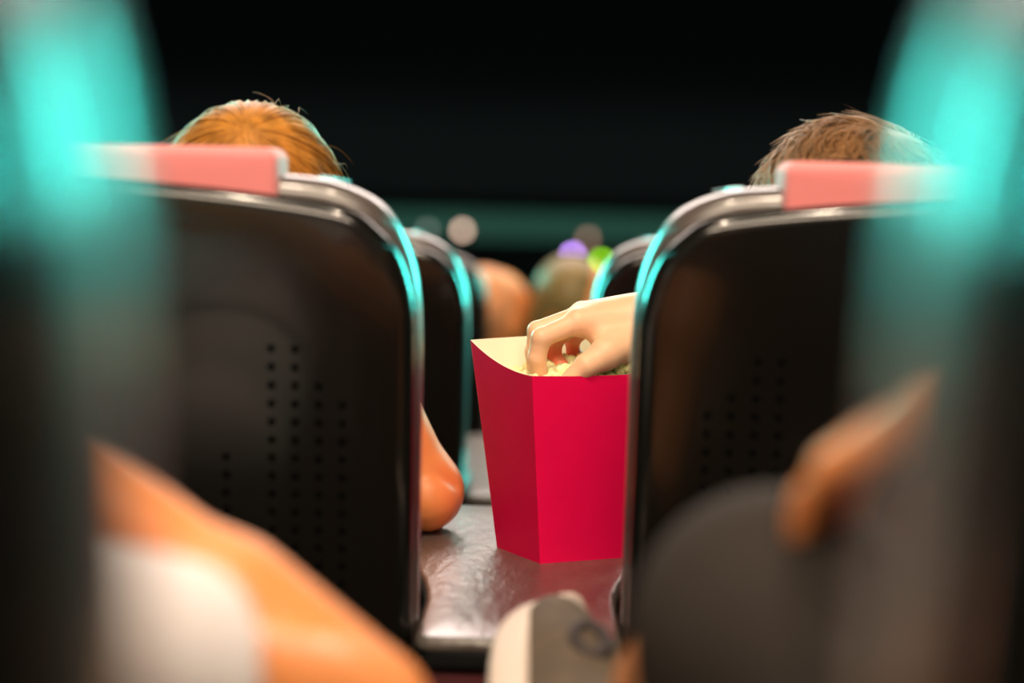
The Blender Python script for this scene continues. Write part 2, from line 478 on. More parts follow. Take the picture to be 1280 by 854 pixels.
make_seat('nearest seat back, beside the bare forearm and white sleeve, with turquoise glare along its side', -1, -1)
make_seat('nearest seat back, beside the dark-trousered knee, with turquoise glare along its side', 1, -1)
make_seat('perforated black seat back with pink headrest in front of the golden-haired person', -1, 0)
make_seat('perforated black seat back with pink headrest beside the red popcorn box, brown-haired sitter', 1, 0)
make_seat('blurred black seat beyond the elbow and the golden-haired sitter, one row ahead', -1, 1)
make_seat('blurred black seat seen above the hand in the popcorn box, one row ahead', 1, 1)
make_seat('small blurred seat two rows ahead, beside the orange-lit head', -1, 2)
make_seat('seat reclined far back under the person near the purple lamp', 1, 2, drop_back=math.radians(24))

CONS = [(0.073, 0.030), (0.082, 0.034), (0.0852, 0.045), (0.0852, 0.11), (0.0852, 0.17), (0.087, 0.21), (0.092, 0.25), (0.0985, 0.29), (0.104, 0.33), (0.107, 0.38), (0.107, 0.5), (0.107, 0.635), (0.103, 0.652), (0.09, 0.66)]
CONS = CONS + [(-x, y) for x, y in reversed(CONS)]
def make_console(label, row):
    z0 = rowz(row) if row >= 0 else 0.080; y0 = Y0 + ROW * row
    t = thing('armrest_console', label, 'armrest', (GAPX, y0, z0), 'leather armrest consoles between the seats')
    def put(name, V, F, m_):
        me = from_pd(name, V, F); o = link(name, me, m_); o.parent = t; o.matrix_parent_inverse = Matrix(); return o
    V, F = slab(CONS, 0.659, 0.671, 0.003, 0.007, n=5, axis='z')
    # soft wrinkles across the pad
    put('arm_pad', V, F, MT['consleather'])
    V, F = slab([(x * .985, 0.002 + y * .996) for x, y in CONS], 0.644, 0.660, 0.003, axis='z')
    put('pad_tray', V, F, MT['blacktrim'])
    V, F = slab(rrect(-0.08, 0.08, 0.045, 0.65, 0.008), 0.0, 0.645, 0.003, axis='z')
    put('console_body', V, F, MT['maroon'])
    return t
make_console('leather armrest console under the forearm of the person in white, nearest row', -1)
make_console('dark leather armrest console carrying the red popcorn box', 0)
make_console('paler blurred armrest console behind the popcorn box, one row ahead', 1)

# ------------------------------------------------------------------ popcorn box
ZC = 0.671
b0 = PZ(675, 705, ZC); bl = PZ(637, 677, ZC)
fr = (PZ(770, 698, ZC) - b0); fr.z = 0; fr.normalize()
dep = Vector((-fr.y, fr.x, 0))
DL = (bl - b0).length
bl = b0 + dep * 0.088 + fr * (-0.004)
WB = 0.100
br = b0 + fr * WB; bb = bl + fr * WB
def PYd(px, py, y):   # point of pixel ray at world y
    v = M @ Vector(((px - 640) / FPX, -(py - 427) / FPX, -1.0)); return CAM + v * ((y - CAM.y) / v.y)
t0 = PYd(665, 470, b0.y - 0.012); tl = PYd(588, 425, bl.y + 0.016)
dz = t0.z
tr = Vector((*(t0 + fr * 0.140)[:2], t0.z)); tb = Vector((*(tl + fr * 0.148)[:2], tl.z + 0.004))
if True:
    n = 16
    def edge(a, b, sag, endlift=0):
        return [a.lerp(b, i / n) - Vector((0, 0, sag * 4 * (i / n) * (1 - i / n))) for i in range(n + 1)]
    sides = [(bl, b0, edge(tl, t0, 0.0065)), (b0, br, edge(t0, tr, 0.0015)), (br, bb, edge(tr, tb, 0.0065)), (bb, bl, edge(tb, tl, -0.001))]
    cen = (b0 + bb) / 2
    def shellbox(inset):
        V, F = [], []
        for (a, b, top) in sides:
            nrm = (b - a).cross(Vector((0, 0, 1))).normalized()
            o = len(V)
            for i in range(n + 1):
                p = a.lerp(b, i / n); q = top[i]
                for s in range(7):
                    r = p.lerp(q, s / 6)
                    V.append(r - nrm * inset + Vector((0, 0, inset if s == 0 else 0)))
            for i in range(n):
                for s in range(6):
                    A = o + i * 7 + s; B = A + 7
                    F.append((A, B, B + 1, A + 1))
        o = len(V)
        for p in (b0, br, bb, bl): V.append(p + (cen - p).normalized() * inset * 1.4 + Vector((0, 0, inset + 0.0004)))
        F.append((o, o + 1, o + 2, o + 3))
        return V, F
    bx = thing('popcorn_box', 'tall crimson paper popcorn box standing on the leather armrest, a hand reaching in', 'popcorn box', tuple(cen))
    Vo, Fo = shellbox(0.0)
    Vi, Fi = shellbox(0.0007)
    Fi = [tuple(reversed(f)) for f in Fi]
    # rim closing outer and inner
    Vr, Fr = [], []
    for k, (a, b, top) in enumerate(sides):
        nrm = (b - a).cross(Vector((0, 0, 1))).normalized(); o = len(Vr)
        for i in range(n + 1): Vr += [top[i], top[i] - nrm * 0.0007]
        for i in range(n): Fr.append((o + 2 * i, o + 2 * i + 2, o + 2 * i + 3, o + 2 * i + 1))
    link('carton', from_pd('carton', Vo, Fo), MT['boxred'], bx, smooth=False)
    V, F, MI = merge([(Vi, Fi, 0), (Vr, Fr, 0)])
    li = link('lining', from_pd('lining', V, F), MT['boxin'], bx, smooth=False); li['label'] = 'cream inner side of the carton'

# popcorn
def kernel(i):
    r = random.Random(50 + i); pr = []
    for j in range(7):
        v = Vector((r.gauss(0, 1), r.gauss(0, 1), r.gauss(0, 1))).normalized() * 0.0055
        q = r.uniform(0.0035, 0.0055); pr.append(('e', tuple(v), (q, q * r.uniform(.8, 1), q), None, 0.0015))
    pr.append(('e', (0, 0, 0), (0.005,) * 3, None, 0.002))
    me = sdf_mesh('popcorn_kernel', pr, 0.0009); me.materials.append(MT['popcorn']); return me
kern = [kernel(i) for i in range(5)]
top_c = (t0 + tr + tb + tl) / 4
pos = []
r_ = random.Random(3)
tries = 0
while len(pos) < 95 and tries < 6000:
    tries += 1
    u, v = r_.uniform(0.09, 0.91), r_.uniform(0.08, 0.92); layer = len(pos) // 48
    q = t0.lerp(tr, u).lerp(tl.lerp(tb, u), v)
    mound = 0.004 * (1 - (2 * u - 1) ** 2)
    z = t0.z - 0.019 - 0.010 + 0.023 * u + layer * 0.010 + mound + r_.uniform(-.003, .003)
    p = Vector((q.x, q.y, z)); p = cen.lerp(p, 1); p.z = z
    sh = 0.87; p.x = top_c.x + (p.x - top_c.x) * sh; p.y = top_c.y + (p.y - top_c.y) * sh
    if all((p - o).length > 0.0115 for o in pos): pos.append(p)
for p in pos:
    o = bpy.data.objects.new('popcorn_kernel', kern[r_.randrange(5)]); C.objects.link(o); o.location = p
    o.rotation_euler = (r_.uniform(0, 6), r_.uniform(0, 6), r_.uniform(0, 6)); s = r_.uniform(0.85, 1.15); o.scale = (s, s, s)
    tag(o, 'pale yellow popped kernel heaped inside the crimson popcorn box', 'popcorn', 'popcorn filling the box')

# ------------------------------------------------------------------ people
def rotz(a):
    c, s = math.cos(a), math.sin(a); return [[c, -s, 0], [s, c, 0], [0, 0, 1]]

def head_prims(c, yaw=0.0, tilt=0.0):
    """c: centre of the skull; the face looks along +y turned by yaw"""
    R = Matrix.Rotation(yaw, 3, 'Z') @ Matrix.Rotation(tilt, 3, 'Y'); c = Vector(c)
    def T(x, y, z): return tuple(c + R @ Vector((x, y, z)))
    Rn = [list(r) for r in R]
    P = [('e', T(0, -0.008, 0.0), (0.074, 0.092, 0.088), Rn, 0.02),
         ('e', T(0, 0.030, -0.055), (0.058, 0.062, 0.070), Rn, 0.03),
         ('e', T(0, 0.060, -0.105), (0.026, 0.022, 0.018), Rn, 0.025),
         ('e', T(0, 0.078, 0.010), (0.050, 0.014, 0.012), Rn, 0.02),
         ('c', T(0, 0.086, -0.010), T(0, 0.108, -0.042), 0.007, 0.011, 0.012),
         ('e', T(0.011, 0.096, -0.046), (0.007, 0.008, 0.006), Rn, 0.006), ('e', T(-0.011, 0.096, -0.046), (0.007, 0.008, 0.006), Rn, 0.006),
         ('e', T(0, 0.085, -0.069), (0.022, 0.010, 0.004), Rn, 0.005), ('e', T(0, 0.084, -0.078), (0.019, 0.010, 0.005), Rn, 0.005),
         ('e', T(0.035, 0.062, -0.035), (0.020, 0.018, 0.018), Rn, 0.02), ('e', T(-0.035, 0.062, -0.035), (0.020, 0.018, 0.018), Rn, 0.02)]
    for s in (-1, 1):
        P.append(('e', T(s * 0.077, -0.004, -0.026), (0.007, 0.017, 0.030), Rn, 0.008))
    cuts = [('e', T(s * 0.031, 0.094, -0.012), (0.015, 0.012, 0.010), Rn, 0.010) for s in (-1, 1)]
    neck = ('c', T(0, -0.012, -0.075), None, 0.052, 0.060, 0.03)
    eyes = [T(s * 0.031, 0.074, -0.012) for s in (-1, 1)]
    return P, cuts, neck, eyes, T

def finger(mcp, pip, dip, tip, r=0.0095, k=0.003):
    return [('c', mcp, pip, r * 1.08, r, k), ('c', pip, dip, r * 0.98, r * 0.9, k), ('c', dip, tip, r * 0.9, r * 0.78, k)]

def hand_prims(wrist, fwd, up, side=1, curl=0.5, s=1.0):
    """relaxed hand; fwd: to the fingers, up: back of the hand, side +1 puts the thumb to fwd x up"""
    w_ = Vector(wrist); f = Vector(fwd).normalized(); u = Vector(up); u = (u - f * u.dot(f)).normalized(); r = f.cross(u) * side
    def P(a, b, c): return tuple(w_ + (f * a + r * b + u * c) * s)
    out = []
    for b in (0.028, 0.010, -0.009, -0.026):
        out.append(('c', P(0.0, b * 0.55, 0), P(0.085 - abs(b - .01) * .25, b, 0.002), 0.016 * s, 0.0115 * s, 0.012))
    for b, L in ((0.029, 0.072), (0.010, 0.080), (-0.009, 0.074), (-0.027, 0.058)):
        a0 = 0.085 - abs(b - .01) * .25; L1, L2, L3 = L * .46, L * .30, L * .24; a, c = a0, 0.0; ang = 0.0; pts = [P(a, b, c)]
        for q, LL in enumerate((L1, L2, L3)):
            ang += curl * (0.55, 0.8, 0.5)[q]; a += LL * math.cos(ang); c -= LL * math.sin(ang); pts.append(P(a, b * 1.05, c))
        out += finger(*pts, r=0.0088 * s)
    out += [('c', P(0.018, 0.022, -0.006), P(0.055, 0.048, -0.016), 0.016 * s, 0.012 * s, 0.008), ('c', P(0.055, 0.048, -0.016), P(0.083, 0.056, -0.024), 0.0105 * s, 0.0095 * s, 0.003),
            ('c', P(0.083, 0.056, -0.024), P(0.107, 0.055, -0.034), 0.0095 * s, 0.008 * s, 0.003)]
    return out

def arm_prims(sh, el, wr, r=(0.047, 0.037, 0.038, 0.026)):
    return [('c', sh, el, r[0], r[1], 0.02), ('c', el, wr, r[2], r[3], 0.003),
            ('c', el, tuple(Vector(el).lerp(Vector(wr), 0.4)), r[2], r[2] * 1.06, 0.02)]

def leg_prims(hip, kn, an, r=(0.080, 0.058, 0.054, 0.036)):
    return [('c', hip, kn, r[0], r[1], 0.03), ('c', kn, an, r[2], r[3], 0.02),
            ('c', tuple(Vector(kn).lerp(Vector(an), .15)), tuple(Vector(kn).lerp(Vector(an), .5)), r[2] * 1.02, r[2] * .95, 0.03)]

def torso_prims(pel, chest, neckp, shl, shr, g=0.0):
    pel, chest, neckp = Vector(pel), Vector(chest), Vector(neckp)
    return [('e', tuple(pel), (0.165 + g, 0.115 + g, 0.10 + g), None, 0.04),
            ('c', tuple(pel), tuple(chest), 0.115 + g, 0.115 + g, 0.05), ('e', tuple(chest), (0.150 + g, 0.105 + g, 0.15 + g), None, 0.05),
            ('c', tuple(chest + Vector((0, 0, .05))), tuple(neckp), 0.10 + g, 0.052 + g, 0.04),
            ('c', tuple(neckp.lerp(Vector(shl), .25)), shl, 0.050 + g, 0.050 + g, 0.04), ('c', tuple(neckp.lerp(Vector(shr), .25)), shr, 0.050 + g, 0.050 + g, 0.04)]

def shoe(parent, ankle, toe_dir, up_dir, mats, h=0.002, laces=True, flip=1):
    """shoe in its own frame: toe +x, up +z, ankle joint above the heel, then set into place"""
    f = Vector(toe_dir).normalized(); u = Vector(up_dir); u = (u - f * u.dot(f)).normalized(); s = u.cross(f)
    Rm = Matrix((f, s, u)).transposed(); org = Vector(ankle) - Rm @ Vector((0.055, 0, 0.105))
    def place(me):
        V = mesh_arrays(me); V2 = V @ np.array(Rm.transposed()) + np.array(org)
        me.vertices.foreach_set('co', V2.astype(np.float32).ravel()); me.update(); return me
    # sole
    out = []
    for i in range(40):
        t = 2 * PI * i / 40; x = 0.135 + 0.148 * math.cos(t)
        wdt = 0.043 + 0.009 * math.sin((x) / 0.28 * PI * 1.0) * (1 if x > .1 else .4) - 0.006 * math.exp(-((x - .1) / .04) ** 2)
        y = wdt * math.copysign(abs(math.sin(t)) ** 0.7, math.sin(t)); out.append((x, y))
    V, F = slab(out, 0.0, 0.031, 0.009, 0.006, n=4, axis='z')
    V = [(x, y, z + 0.020 * max(0, (x - .19) / .09) ** 2 + (0.009 * max(0, min(1, (x - .215) / .06)) if z > 0.016 else 0) + 0.006 * max(0, (0.05 - x) / .06)) for x, y, z in V]
    me = from_pd('shoe_sole', V, F)
    o_s = link('shoe_sole', place(me), mats[0], parent)
    P = [('e', (0.055, 0, 0.055), (0.056, 0.036, 0.045), None, 0.02), ('c', (0.055, 0, 0.06), (0.058, 0, 0.098), 0.038, 0.036, 0.02),
         ('e', (0.14, 0, 0.042), (0.105, 0.042, 0.036), None, 0.03), ('e', (0.215, 0, 0.040), (0.060, 0.042, 0.028), None, 0.03),
         ('c', (0.07, 0, 0.075), (0.17, 0, 0.052), 0.034, 0.034, 0.03)]
    me = sdf_mesh('shoe_upper', P, h, lo=(-99, -99, 0.022), hi=(99, 99, 0.106), cuts=[('e', (0.055, 0, 0.125), (0.034, 0.028, 0.035), None, 0.004)])
    smooth_mesh(me, 2)
    o_u = link('shoe_upper', place(me), mats[1], parent)
    if laces:
        V, F, MI = [], [], []
        parts = []
        for i in range(5):
            x = 0.135 + i * 0.019; zt = 0.103 - (x - .135) * .36
            pts = [(x, -0.026, zt - 0.022), (x + .003, -0.016, zt - 0.010), (x + .004, 0, zt - 0.004), (x + .003, 0.016, zt - 0.010), (x, 0.026, zt - 0.022)]
            v, q = tube(pts, 0.0040, 6); parts.append((v, q, 0))
        v, q = tube([(0.170 + 0.020 * math.cos(a), 0.034 - 0.007 * math.sin(a), 0.074 + 0.010 * math.sin(a)) for a in np.linspace(0, 2 * PI, 17)[:-1]], 0.0055, 8, closed=True); parts.append((v, q, 0))
        V, F, MI = merge(parts); me = from_pd('laces', V, F); link('laces', place(me), mats[2], o_u)
    return o_s, o_u

def hair_strands(name, c, R, whorl, n, length, parent, material, seed=1, lift=(0.001, 0.007), rad=0.0006, swirl=0.3, zmin=-0.1, fly=40, scale=(1, 1, 1), messy=0.1, cap_prims=None, h=0.003, clump=0.0):
    """cap + strands flowing over the skull away from the crown"""
    rg = np.random.default_rng(seed); c = np.array(c); R = np.array(R)
    me0 = sdf_mesh('hair_cap', cap_prims, h)
    V0 = mesh_arrays(me0); q0 = np.empty(len(me0.loops), np.int32); me0.loops.foreach_get('vertex_index', q0)
    w0 = np.array(whorl, float); w0 /= np.linalg.norm(w0)
    a1 = np.cross(w0, [0, 1, 0.2]); a1 /= np.linalg.norm(a1); a2 = np.cross(w0, a1)
    VV = [V0]; QQ = [q0.reshape(-1, 4)]; off = len(V0)
    ns = 11
    def strand(theta0, phi, L, lf, rr, wob):
        nonlocal off
        th = theta0; pts = []
        for i in range(ns):
            s = i / (ns - 1)
            thi = theta0 + L / 0.09 * s; ph = phi + swirl * s + wob[0] * math.sin(s * 4 + wob[1]) * 0.15
            d = math.cos(thi) * w0 + math.sin(thi) * (math.cos(ph) * a1 + math.sin(ph) * a2)
            if thi > 1.75:   # past the widest point hang down
                k = thi - 1.75; d1 = math.cos(1.75) * w0 + math.sin(1.75) * (math.cos(ph) * a1 + math.sin(ph) * a2)
                p = c + d1 * (R + lf * (0.3 + s)) + np.array([0, 0, -1]) * k * 0.09
            else:
                p = c + d * (R + lf * (0.3 + 1.2 * s) + wob[2] * s * s)
            if p[2] < c[2] + zmin: 
                p = pts[-1] + np.array([0, 0, -0.001]) if pts else p
            pts.append(p)
        pts = np.array(pts); t = np.gradient(pts, axis=0); t /= np.linalg.norm(t, axis=1)[:, None] + 1e-9
        nn = pts - c; nn /= np.linalg.norm(nn, axis=1)[:, None]; b = np.cross(t, nn); b /= np.linalg.norm(b, axis=1)[:, None] + 1e-9
        ring = []
        for k in range(3):
            a = 2 * PI * k / 3 + 0.5
            rad_ = rr * (1 - 0.85 * np.linspace(0, 1, ns) ** 3)[:, None]
            ring.append(pts + (nn * math.cos(a) + b * math.sin(a)) * rad_)
        A = np.stack(ring, 1).reshape(-1, 3); VV.append(A)
        i = np.arange(ns - 1)[:, None] * 3 + off; k = np.arange(3)[None]; k2 = (k + 1) % 3
        QQ.append(np.stack([i + k, i + k2, i + 3 + k2, i + 3 + k], -1).reshape(-1, 4)); off += ns * 3
    cl = rg.uniform(-1, 1, 60)
    for j in range(n):
        th0 = math.acos(1 - rg.uniform(0.0, 1) * 1.35) * 0.98; ph = rg.uniform(0, 2 * PI)
        L = length * rg.uniform(0.7, 1.1); lf = rg.uniform(*lift)
        ci = int(ph / (2 * PI) * 60) % 60
        strand(th0, ph, L, lf + clump * abs(cl[ci]) , rad * rg.uniform(.7, 1.4), (cl[ci] * messy * 5 + rg.uniform(-messy, messy) * 3, rg.uniform(0, 6), rg.uniform(0, 1) * messy * 0.01))
    for j in range(fly):
        strand(math.acos(1 - rg.uniform(0.02, 1.2)), rg.uniform(0, 2 * PI), length * rg.uniform(.3, .6), rg.uniform(.004, .010), 0.00022, (rg.uniform(-2, 2), rg.uniform(0, 6), rg.uniform(.003, .014)))
    V = np.concatenate(VV); Q = np.concatenate(QQ)
    me = bpy.data.meshes.new(name)
    me.vertices.add(len(V)); me.vertices.foreach_set('co', V.astype(np.float32).ravel())
    me.loops.add(Q.size); me.loops.foreach_set('vertex_index', Q.astype(np.int32).ravel())
    me.polygons.add(len(Q)); me.polygons.foreach_set('loop_start', (np.arange(len(Q)) * 4).astype(np.int32))
    me.update(calc_edges=True); me.shade_smooth()
    return link(name, me, material, parent)

def add_eyes(parent, eyes):
    for e in eyes:
        me = bpy.data.meshes.new('eye'); import bmesh
        bm = bmesh.new(); bmesh.ops.create_uvsphere(bm, u_segments=16, v_segments=10, radius=0.0125); bmesh.ops.translate(bm, verts=bm.verts, vec=e)
        bm.to_mesh(me); bm.free(); link('eye', me, MT['eye'], parent)

def person(label, group, head, yaw, tilt, pel, chest, neckp, shl, shr, arms, legs, skin, shirt, trousers, hand_l=None, hand_r=None,
           sleeve=(0.45, 0.45), h=0.004, hands=True, extra=(), flush_bounce_pts=(), lo=None, hi=None, fine=None, shoes=True, hem=(0.92, 0.92), skin_scale=1.0, sleeve_g=0.012, tr_g=0.012, arm_r=(0.047, 0.037, 0.038, 0.026), arm_rl=(0.047, 0.037, 0.038, 0.026), xcuts=()):
    t = thing('person', label, 'person', (pel[0], pel[1], min(legs[0][2][2], legs[1][2][2])), group)
    P, cuts, neck, eyes, T = head_prims(head, yaw, tilt)
    P = torso_prims(pel, chest, neckp, shl, shr, -0.004) + P + [('c', neck[1], neckp, 0.050, 0.056, 0.03)]
    (ell, wrl), (elr, wrr) = arms
    A = arm_prims(shl, ell, wrl, arm_rl) + arm_prims(shr, elr, wrr, arm_r)
    P += A
    for (hip, kn, an) in legs: P += leg_prims(hip, kn, an)
    if hand_l: P += hand_l
    if hand_r: P += hand_r
    P += list(extra)
    me = sdf_mesh('body', P, h, cuts=list(cuts) + list(xcuts), lo=lo, hi=hi)
    if fine:
        fl, fh, hf = fine; me2 = sdf_mesh('body_fine', P, hf, lo=fl, hi=fh); smooth_mesh(me2, 2); me = join_meshes('body', me, me2)
    else: smooth_mesh(me, 2)
    flush_bounce(me, flush_bounce_pts)
    body = link('body', me, skin, t)
    add_eyes(body, eyes)
    # shirt
    S_ = torso_prims(pel, chest, neckp, shl, shr, 0.010)[:3] + [('c', tuple(Vector(chest) + Vector((0, 0, .05))), tuple(Vector(neckp) - Vector((0, 0, .01))), 0.112, 0.062, 0.03)]
    S_ += [('c', tuple(Vector(neckp).lerp(Vector(s), .25)), s, 0.058, 0.060, 0.04) for s in (shl, shr)]
    for s, (e, w_), f in ((shl, arms[0], sleeve[0]), (shr, arms[1], sleeve[1])):
        s, e, w_ = Vector(s), Vector(e), Vector(w_)
        if f <= 1: S_.append(('cf', tuple(s), tuple(s.lerp(e, f)), 0.047 + sleeve_g, 0.045 + sleeve_g, 0.02))
        else:
            S_.append(('c', tuple(s), tuple(e), 0.047 + sleeve_g, 0.037 + sleeve_g, 0.02)); S_.append(('cf', tuple(e), tuple(e.lerp(w_, f - 1)), 0.037 + sleeve_g, 0.030 + sleeve_g, 0.02))
    me = sdf_mesh('shirt', S_, max(h, 0.005), cuts=[('e', tuple(Vector(neckp) + Vector((0, .015, .03))), (0.062, 0.066, 0.036), None, 0.008)]); smooth_mesh(me, 2)
    link('shirt', me, shirt, t)
    S_ = [('e', tuple(pel), (0.185, 0.135, 0.115), None, 0.04)]
    for (hip, kn, an), f in zip(legs, hem):
        an2 = tuple(Vector(kn).lerp(Vector(an), f))
        S_ += [('c', hip, kn, 0.092, 0.058 + tr_g, 0.04), ('cf', kn, an2, 0.054 + tr_g, 0.038 + tr_g * 1.4, 0.02)]
    me = sdf_mesh('trousers', S_, max(h, 0.005)); smooth_mesh(me, 2); link('trousers', me, trousers, t)
    return t, body, T

def up_at(kn, an):
    return Vector(kn) - Vector(an)

# --- person 1: golden hair, elbow on the console (row 0)
H1 = Vector((-0.262, 1.84, 1.010))
el1 = PT(529, 620, 2.09); el1 = Vector((el1.x, el1.y, ZC + 0.040))
p1, body1, T1 = person('person with golden-brown hair and a bare elbow resting on the leather armrest', None, H1, 0.0, 0.0,
    (-0.39, 2.10, 0.58), (-0.33, 1.98, 0.74), (-0.26, 1.88, 0.865), (-0.43, 1.94, 0.83), (-0.215, 2.05, 0.90),
    (((-0.52, 2.03, 0.68), (-0.44, 2.24, 0.70)), (tuple(el1), (-0.33, 2.10, 0.715))),
    (((-0.47, 2.14, 0.56), (-0.49, 2.50, 0.60), (-0.48, 2.56, 0.16)), ((-0.31, 2.14, 0.56), (-0.29, 2.50, 0.60), (-0.30, 2.56, 0.16))),
    MT['skin'], MT['grey'], MT['dark'],
    hand_l=hand_prims((-0.44, 2.24, 0.70), (0.1, 1, -.1), (0, 0.1, 1), side=1, s=.95), hand_r=hand_prims((-0.33, 2.10, 0.715), (-1, .4, -.15), (0, 0, 1), side=1, s=.95),
    sleeve=(0.6, 0.45), h=0.004, flush_bounce_pts=[(tuple(el1 + Vector((.03, -.01, -.005))), 0.035, 0.35)],
    extra=[('e', tuple(el1 + Vector((0.010, -0.012, -0.006))), (0.030, 0.027, 0.030), None, 0.002),
           ('c', tuple(el1 + Vector((0.004, -0.020, -0.006))), (-0.33, 2.06, 0.712), 0.0335, 0.026, 0.0012)],
    xcuts=[('c', PT(524, 566, 2.026), PT(575, 606, 2.066), 0.0095, 0.006, 0.006)])
for kn, an in (((-0.49, 2.50, 0.60), (-0.48, 2.56, 0.12)), ((-0.29, 2.50, 0.60), (-0.30, 2.56, 0.12))):
    shoe(p1, (an[0], an[1], 0.107), (0, 1, 0), (0, 0, 1), (MT['sole'], MT['upper'], MT['lace']), h=0.004, laces=False)
cap = [('e', T1(0, -0.012, 0.002), (0.082, 0.100, 0.094), None, 0.02), ('e', T1(0, -0.03, -0.07), (0.078, 0.075, 0.085), None, 0.03)]
wh = (PT(312, 152, 1.76) - H1).normalized()
hair_strands('hair', T1(0, -0.012, 0.0), (0.082, 0.100, 0.094), (wh.x, wh.y, wh.z), 5200, 0.22, p1, MT['blond'], seed=3, cap_prims=cap, zmin=-0.17, rad=0.0008, fly=110, lift=(0.0005, 0.005), swirl=0.25, clump=0.002)

# --- person 2: brown hair, hand in the box (row 0)
H2 = Vector((0.306, 1.86, 1.008))
D = 0.035
def hp(px, py, d): return tuple(PT(px, py, d + D))
wr2 = hp(803, 402, 1.95); 
IM, MM, RM, LM = hp(722, 403, 1.925), hp(728, 393, 1.945), hp(736, 395, 1.965), hp(746, 402, 1.98)
fing = finger(IM, hp(677, 422, 1.91), hp(671, 448, 1.915), hp(675, 474, 1.925), r=0.0100)
fing += finger(MM, hp(671, 413, 1.94), hp(667, 440, 1.945), hp(668, 470, 1.95), r=0.0092)
fing += finger(RM, hp(694, 424, 1.965), hp(691, 446, 1.965), hp(706, 461, 1.96), r=0.0088)
fing += finger(LM, hp(715, 424, 1.985), hp(717, 442, 1.985), hp(730, 453, 1.98), r=0.0078)
palm = [('c', wr2, IM, 0.025, 0.0145, 0.012), ('c', wr2, MM, 0.026, 0.0135, 0.012), ('c', wr2, RM, 0.026, 0.0125, 0.012), ('c', hp(803, 420, 1.965), LM, 0.024, 0.0115, 0.012),
        ('c', hp(796, 424, 1.945), hp(760, 428, 1.925), 0.020, 0.016, 0.012)]
thumb = [('c', hp(790, 428, 1.93), hp(757, 441, 1.905), 0.018, 0.0155, 0.008), ('c', hp(757, 444, 1.905), hp(733, 457, 1.895), 0.0150, 0.0118, 0.005), ('c', hp(733, 457, 1.895), hp(711, 475, 1.895), 0.0115, 0.0085, 0.003)]
CUTX = 0.155
el2 = (0.345, 2.02, 0.80)
hand2 = palm + thumb + fing
fm, fM = (-90, 1.80, 0.78), (CUTX, 2.15, 1.0)
p2, body2, T2 = person('brown-haired person dipping a hand into the crimson popcorn box', None, H2, 0.25, 0.10,
    (0.39, 2.10, 0.58), (0.37, 1.99, 0.74), (0.315, 1.90, 0.87), (0.21, 1.97, 0.80), (0.47, 1.97, 0.86),
    (((0.20, 2.11, 0.62), (0.34, 2.28, 0.66)), (el2, wr2)),
    (((0.31, 2.14, 0.56), (0.29, 2.50, 0.60), (0.30, 2.56, 0.16)), ((0.47, 2.14, 0.56), (0.49, 2.50, 0.60), (0.48, 2.56, 0.16))),
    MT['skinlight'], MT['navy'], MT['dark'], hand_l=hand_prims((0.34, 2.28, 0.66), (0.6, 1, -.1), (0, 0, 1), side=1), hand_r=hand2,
    sleeve=(0.6, 0.7), h=0.004, lo=(-99, -99, -99), hi=None, fine=None,
    flush_bounce_pts=[(fing[6][2], 0.012, .9), (fing[7][2], 0.015, .9), (fing[8][2], 0.013, 1), (fing[9][2], 0.012, .9), (fing[10][2], 0.014, .9), (fing[11][2], 0.013, 1), (fing[2][2], .009, .7)])  # reddish pads, with red bounce in the shaded fingers painted in
# refine the reaching hand: the same body, its hand resolved finely
old = body2.data
V = mesh_arrays(old)
allP = hand2 + arm_prims((0.47, 1.97, 0.86), el2, wr2)
me_f = sdf_mesh('body_hand', allP, 0.0013, lo=(-99, 1.78, 0.70), hi=(CUTX, 2.2, 1.02)); smooth_mesh(me_f, 3)
# drop the coarse hand
import bmesh
bm = bmesh.new(); bm.from_mesh(old)
dele = [v for v in bm.verts if v.co.x < CUTX - 0.014 and v.co.z > 0.79 and v.co.y > 1.85 and v.co.z < 0.97 and (Vector((v.co.x, v.co.y, v.co.z)) - Vector(wr2)).length < 0.18]
bmesh.ops.delete(bm, geom=dele, context='VERTS')
bm.from_mesh(me_f); bm.to_mesh(old); bm.free()
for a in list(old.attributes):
    if a.name == 'flush_bounce': old.attributes.remove(a)
flush_bounce(old, [(fing[6][2], 0.010, .9), (fing[7][2], 0.014, 1), (fing[8][2], 0.012, 1), (fing[9][2], 0.010, .9), (fing[10][2], 0.014, 1), (fing[11][2], 0.013, 1), (fing[2][2], .009, .6)])  # pad redness plus red bounce on the shaded curled fingers, as colour
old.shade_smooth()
for an in ((0.30, 2.56, 0.107), (0.48, 2.56, 0.107)):
    shoe(p2, an, (0, 1, 0), (0, 0, 1), (MT['sole'], MT['upper'], MT['lace']), h=0.004, laces=False)
cap = [('e', T2(0, -0.012, 0.001), (0.080, 0.097, 0.089), None, 0.02), ('e', tuple(H2 + Vector((-0.050, -0.01, 0.033))), (0.046, 0.065, 0.038), None, 0.03), ('e', T2(0, -0.045, -0.04), (0.070, 0.058, 0.055), None, 0.03)]
hair_strands('hair', tuple(H2 + Vector((-0.010, -0.012, 0.0))), (0.086, 0.096, 0.089), (0.35, -0.35, 0.9), 4200, 0.055, p2, MT['brown'], seed=5, cap_prims=cap, zmin=-0.09, rad=0.0008, fly=60, lift=(0.001, 0.009), swirl=0.9, messy=0.5, clump=0.004)

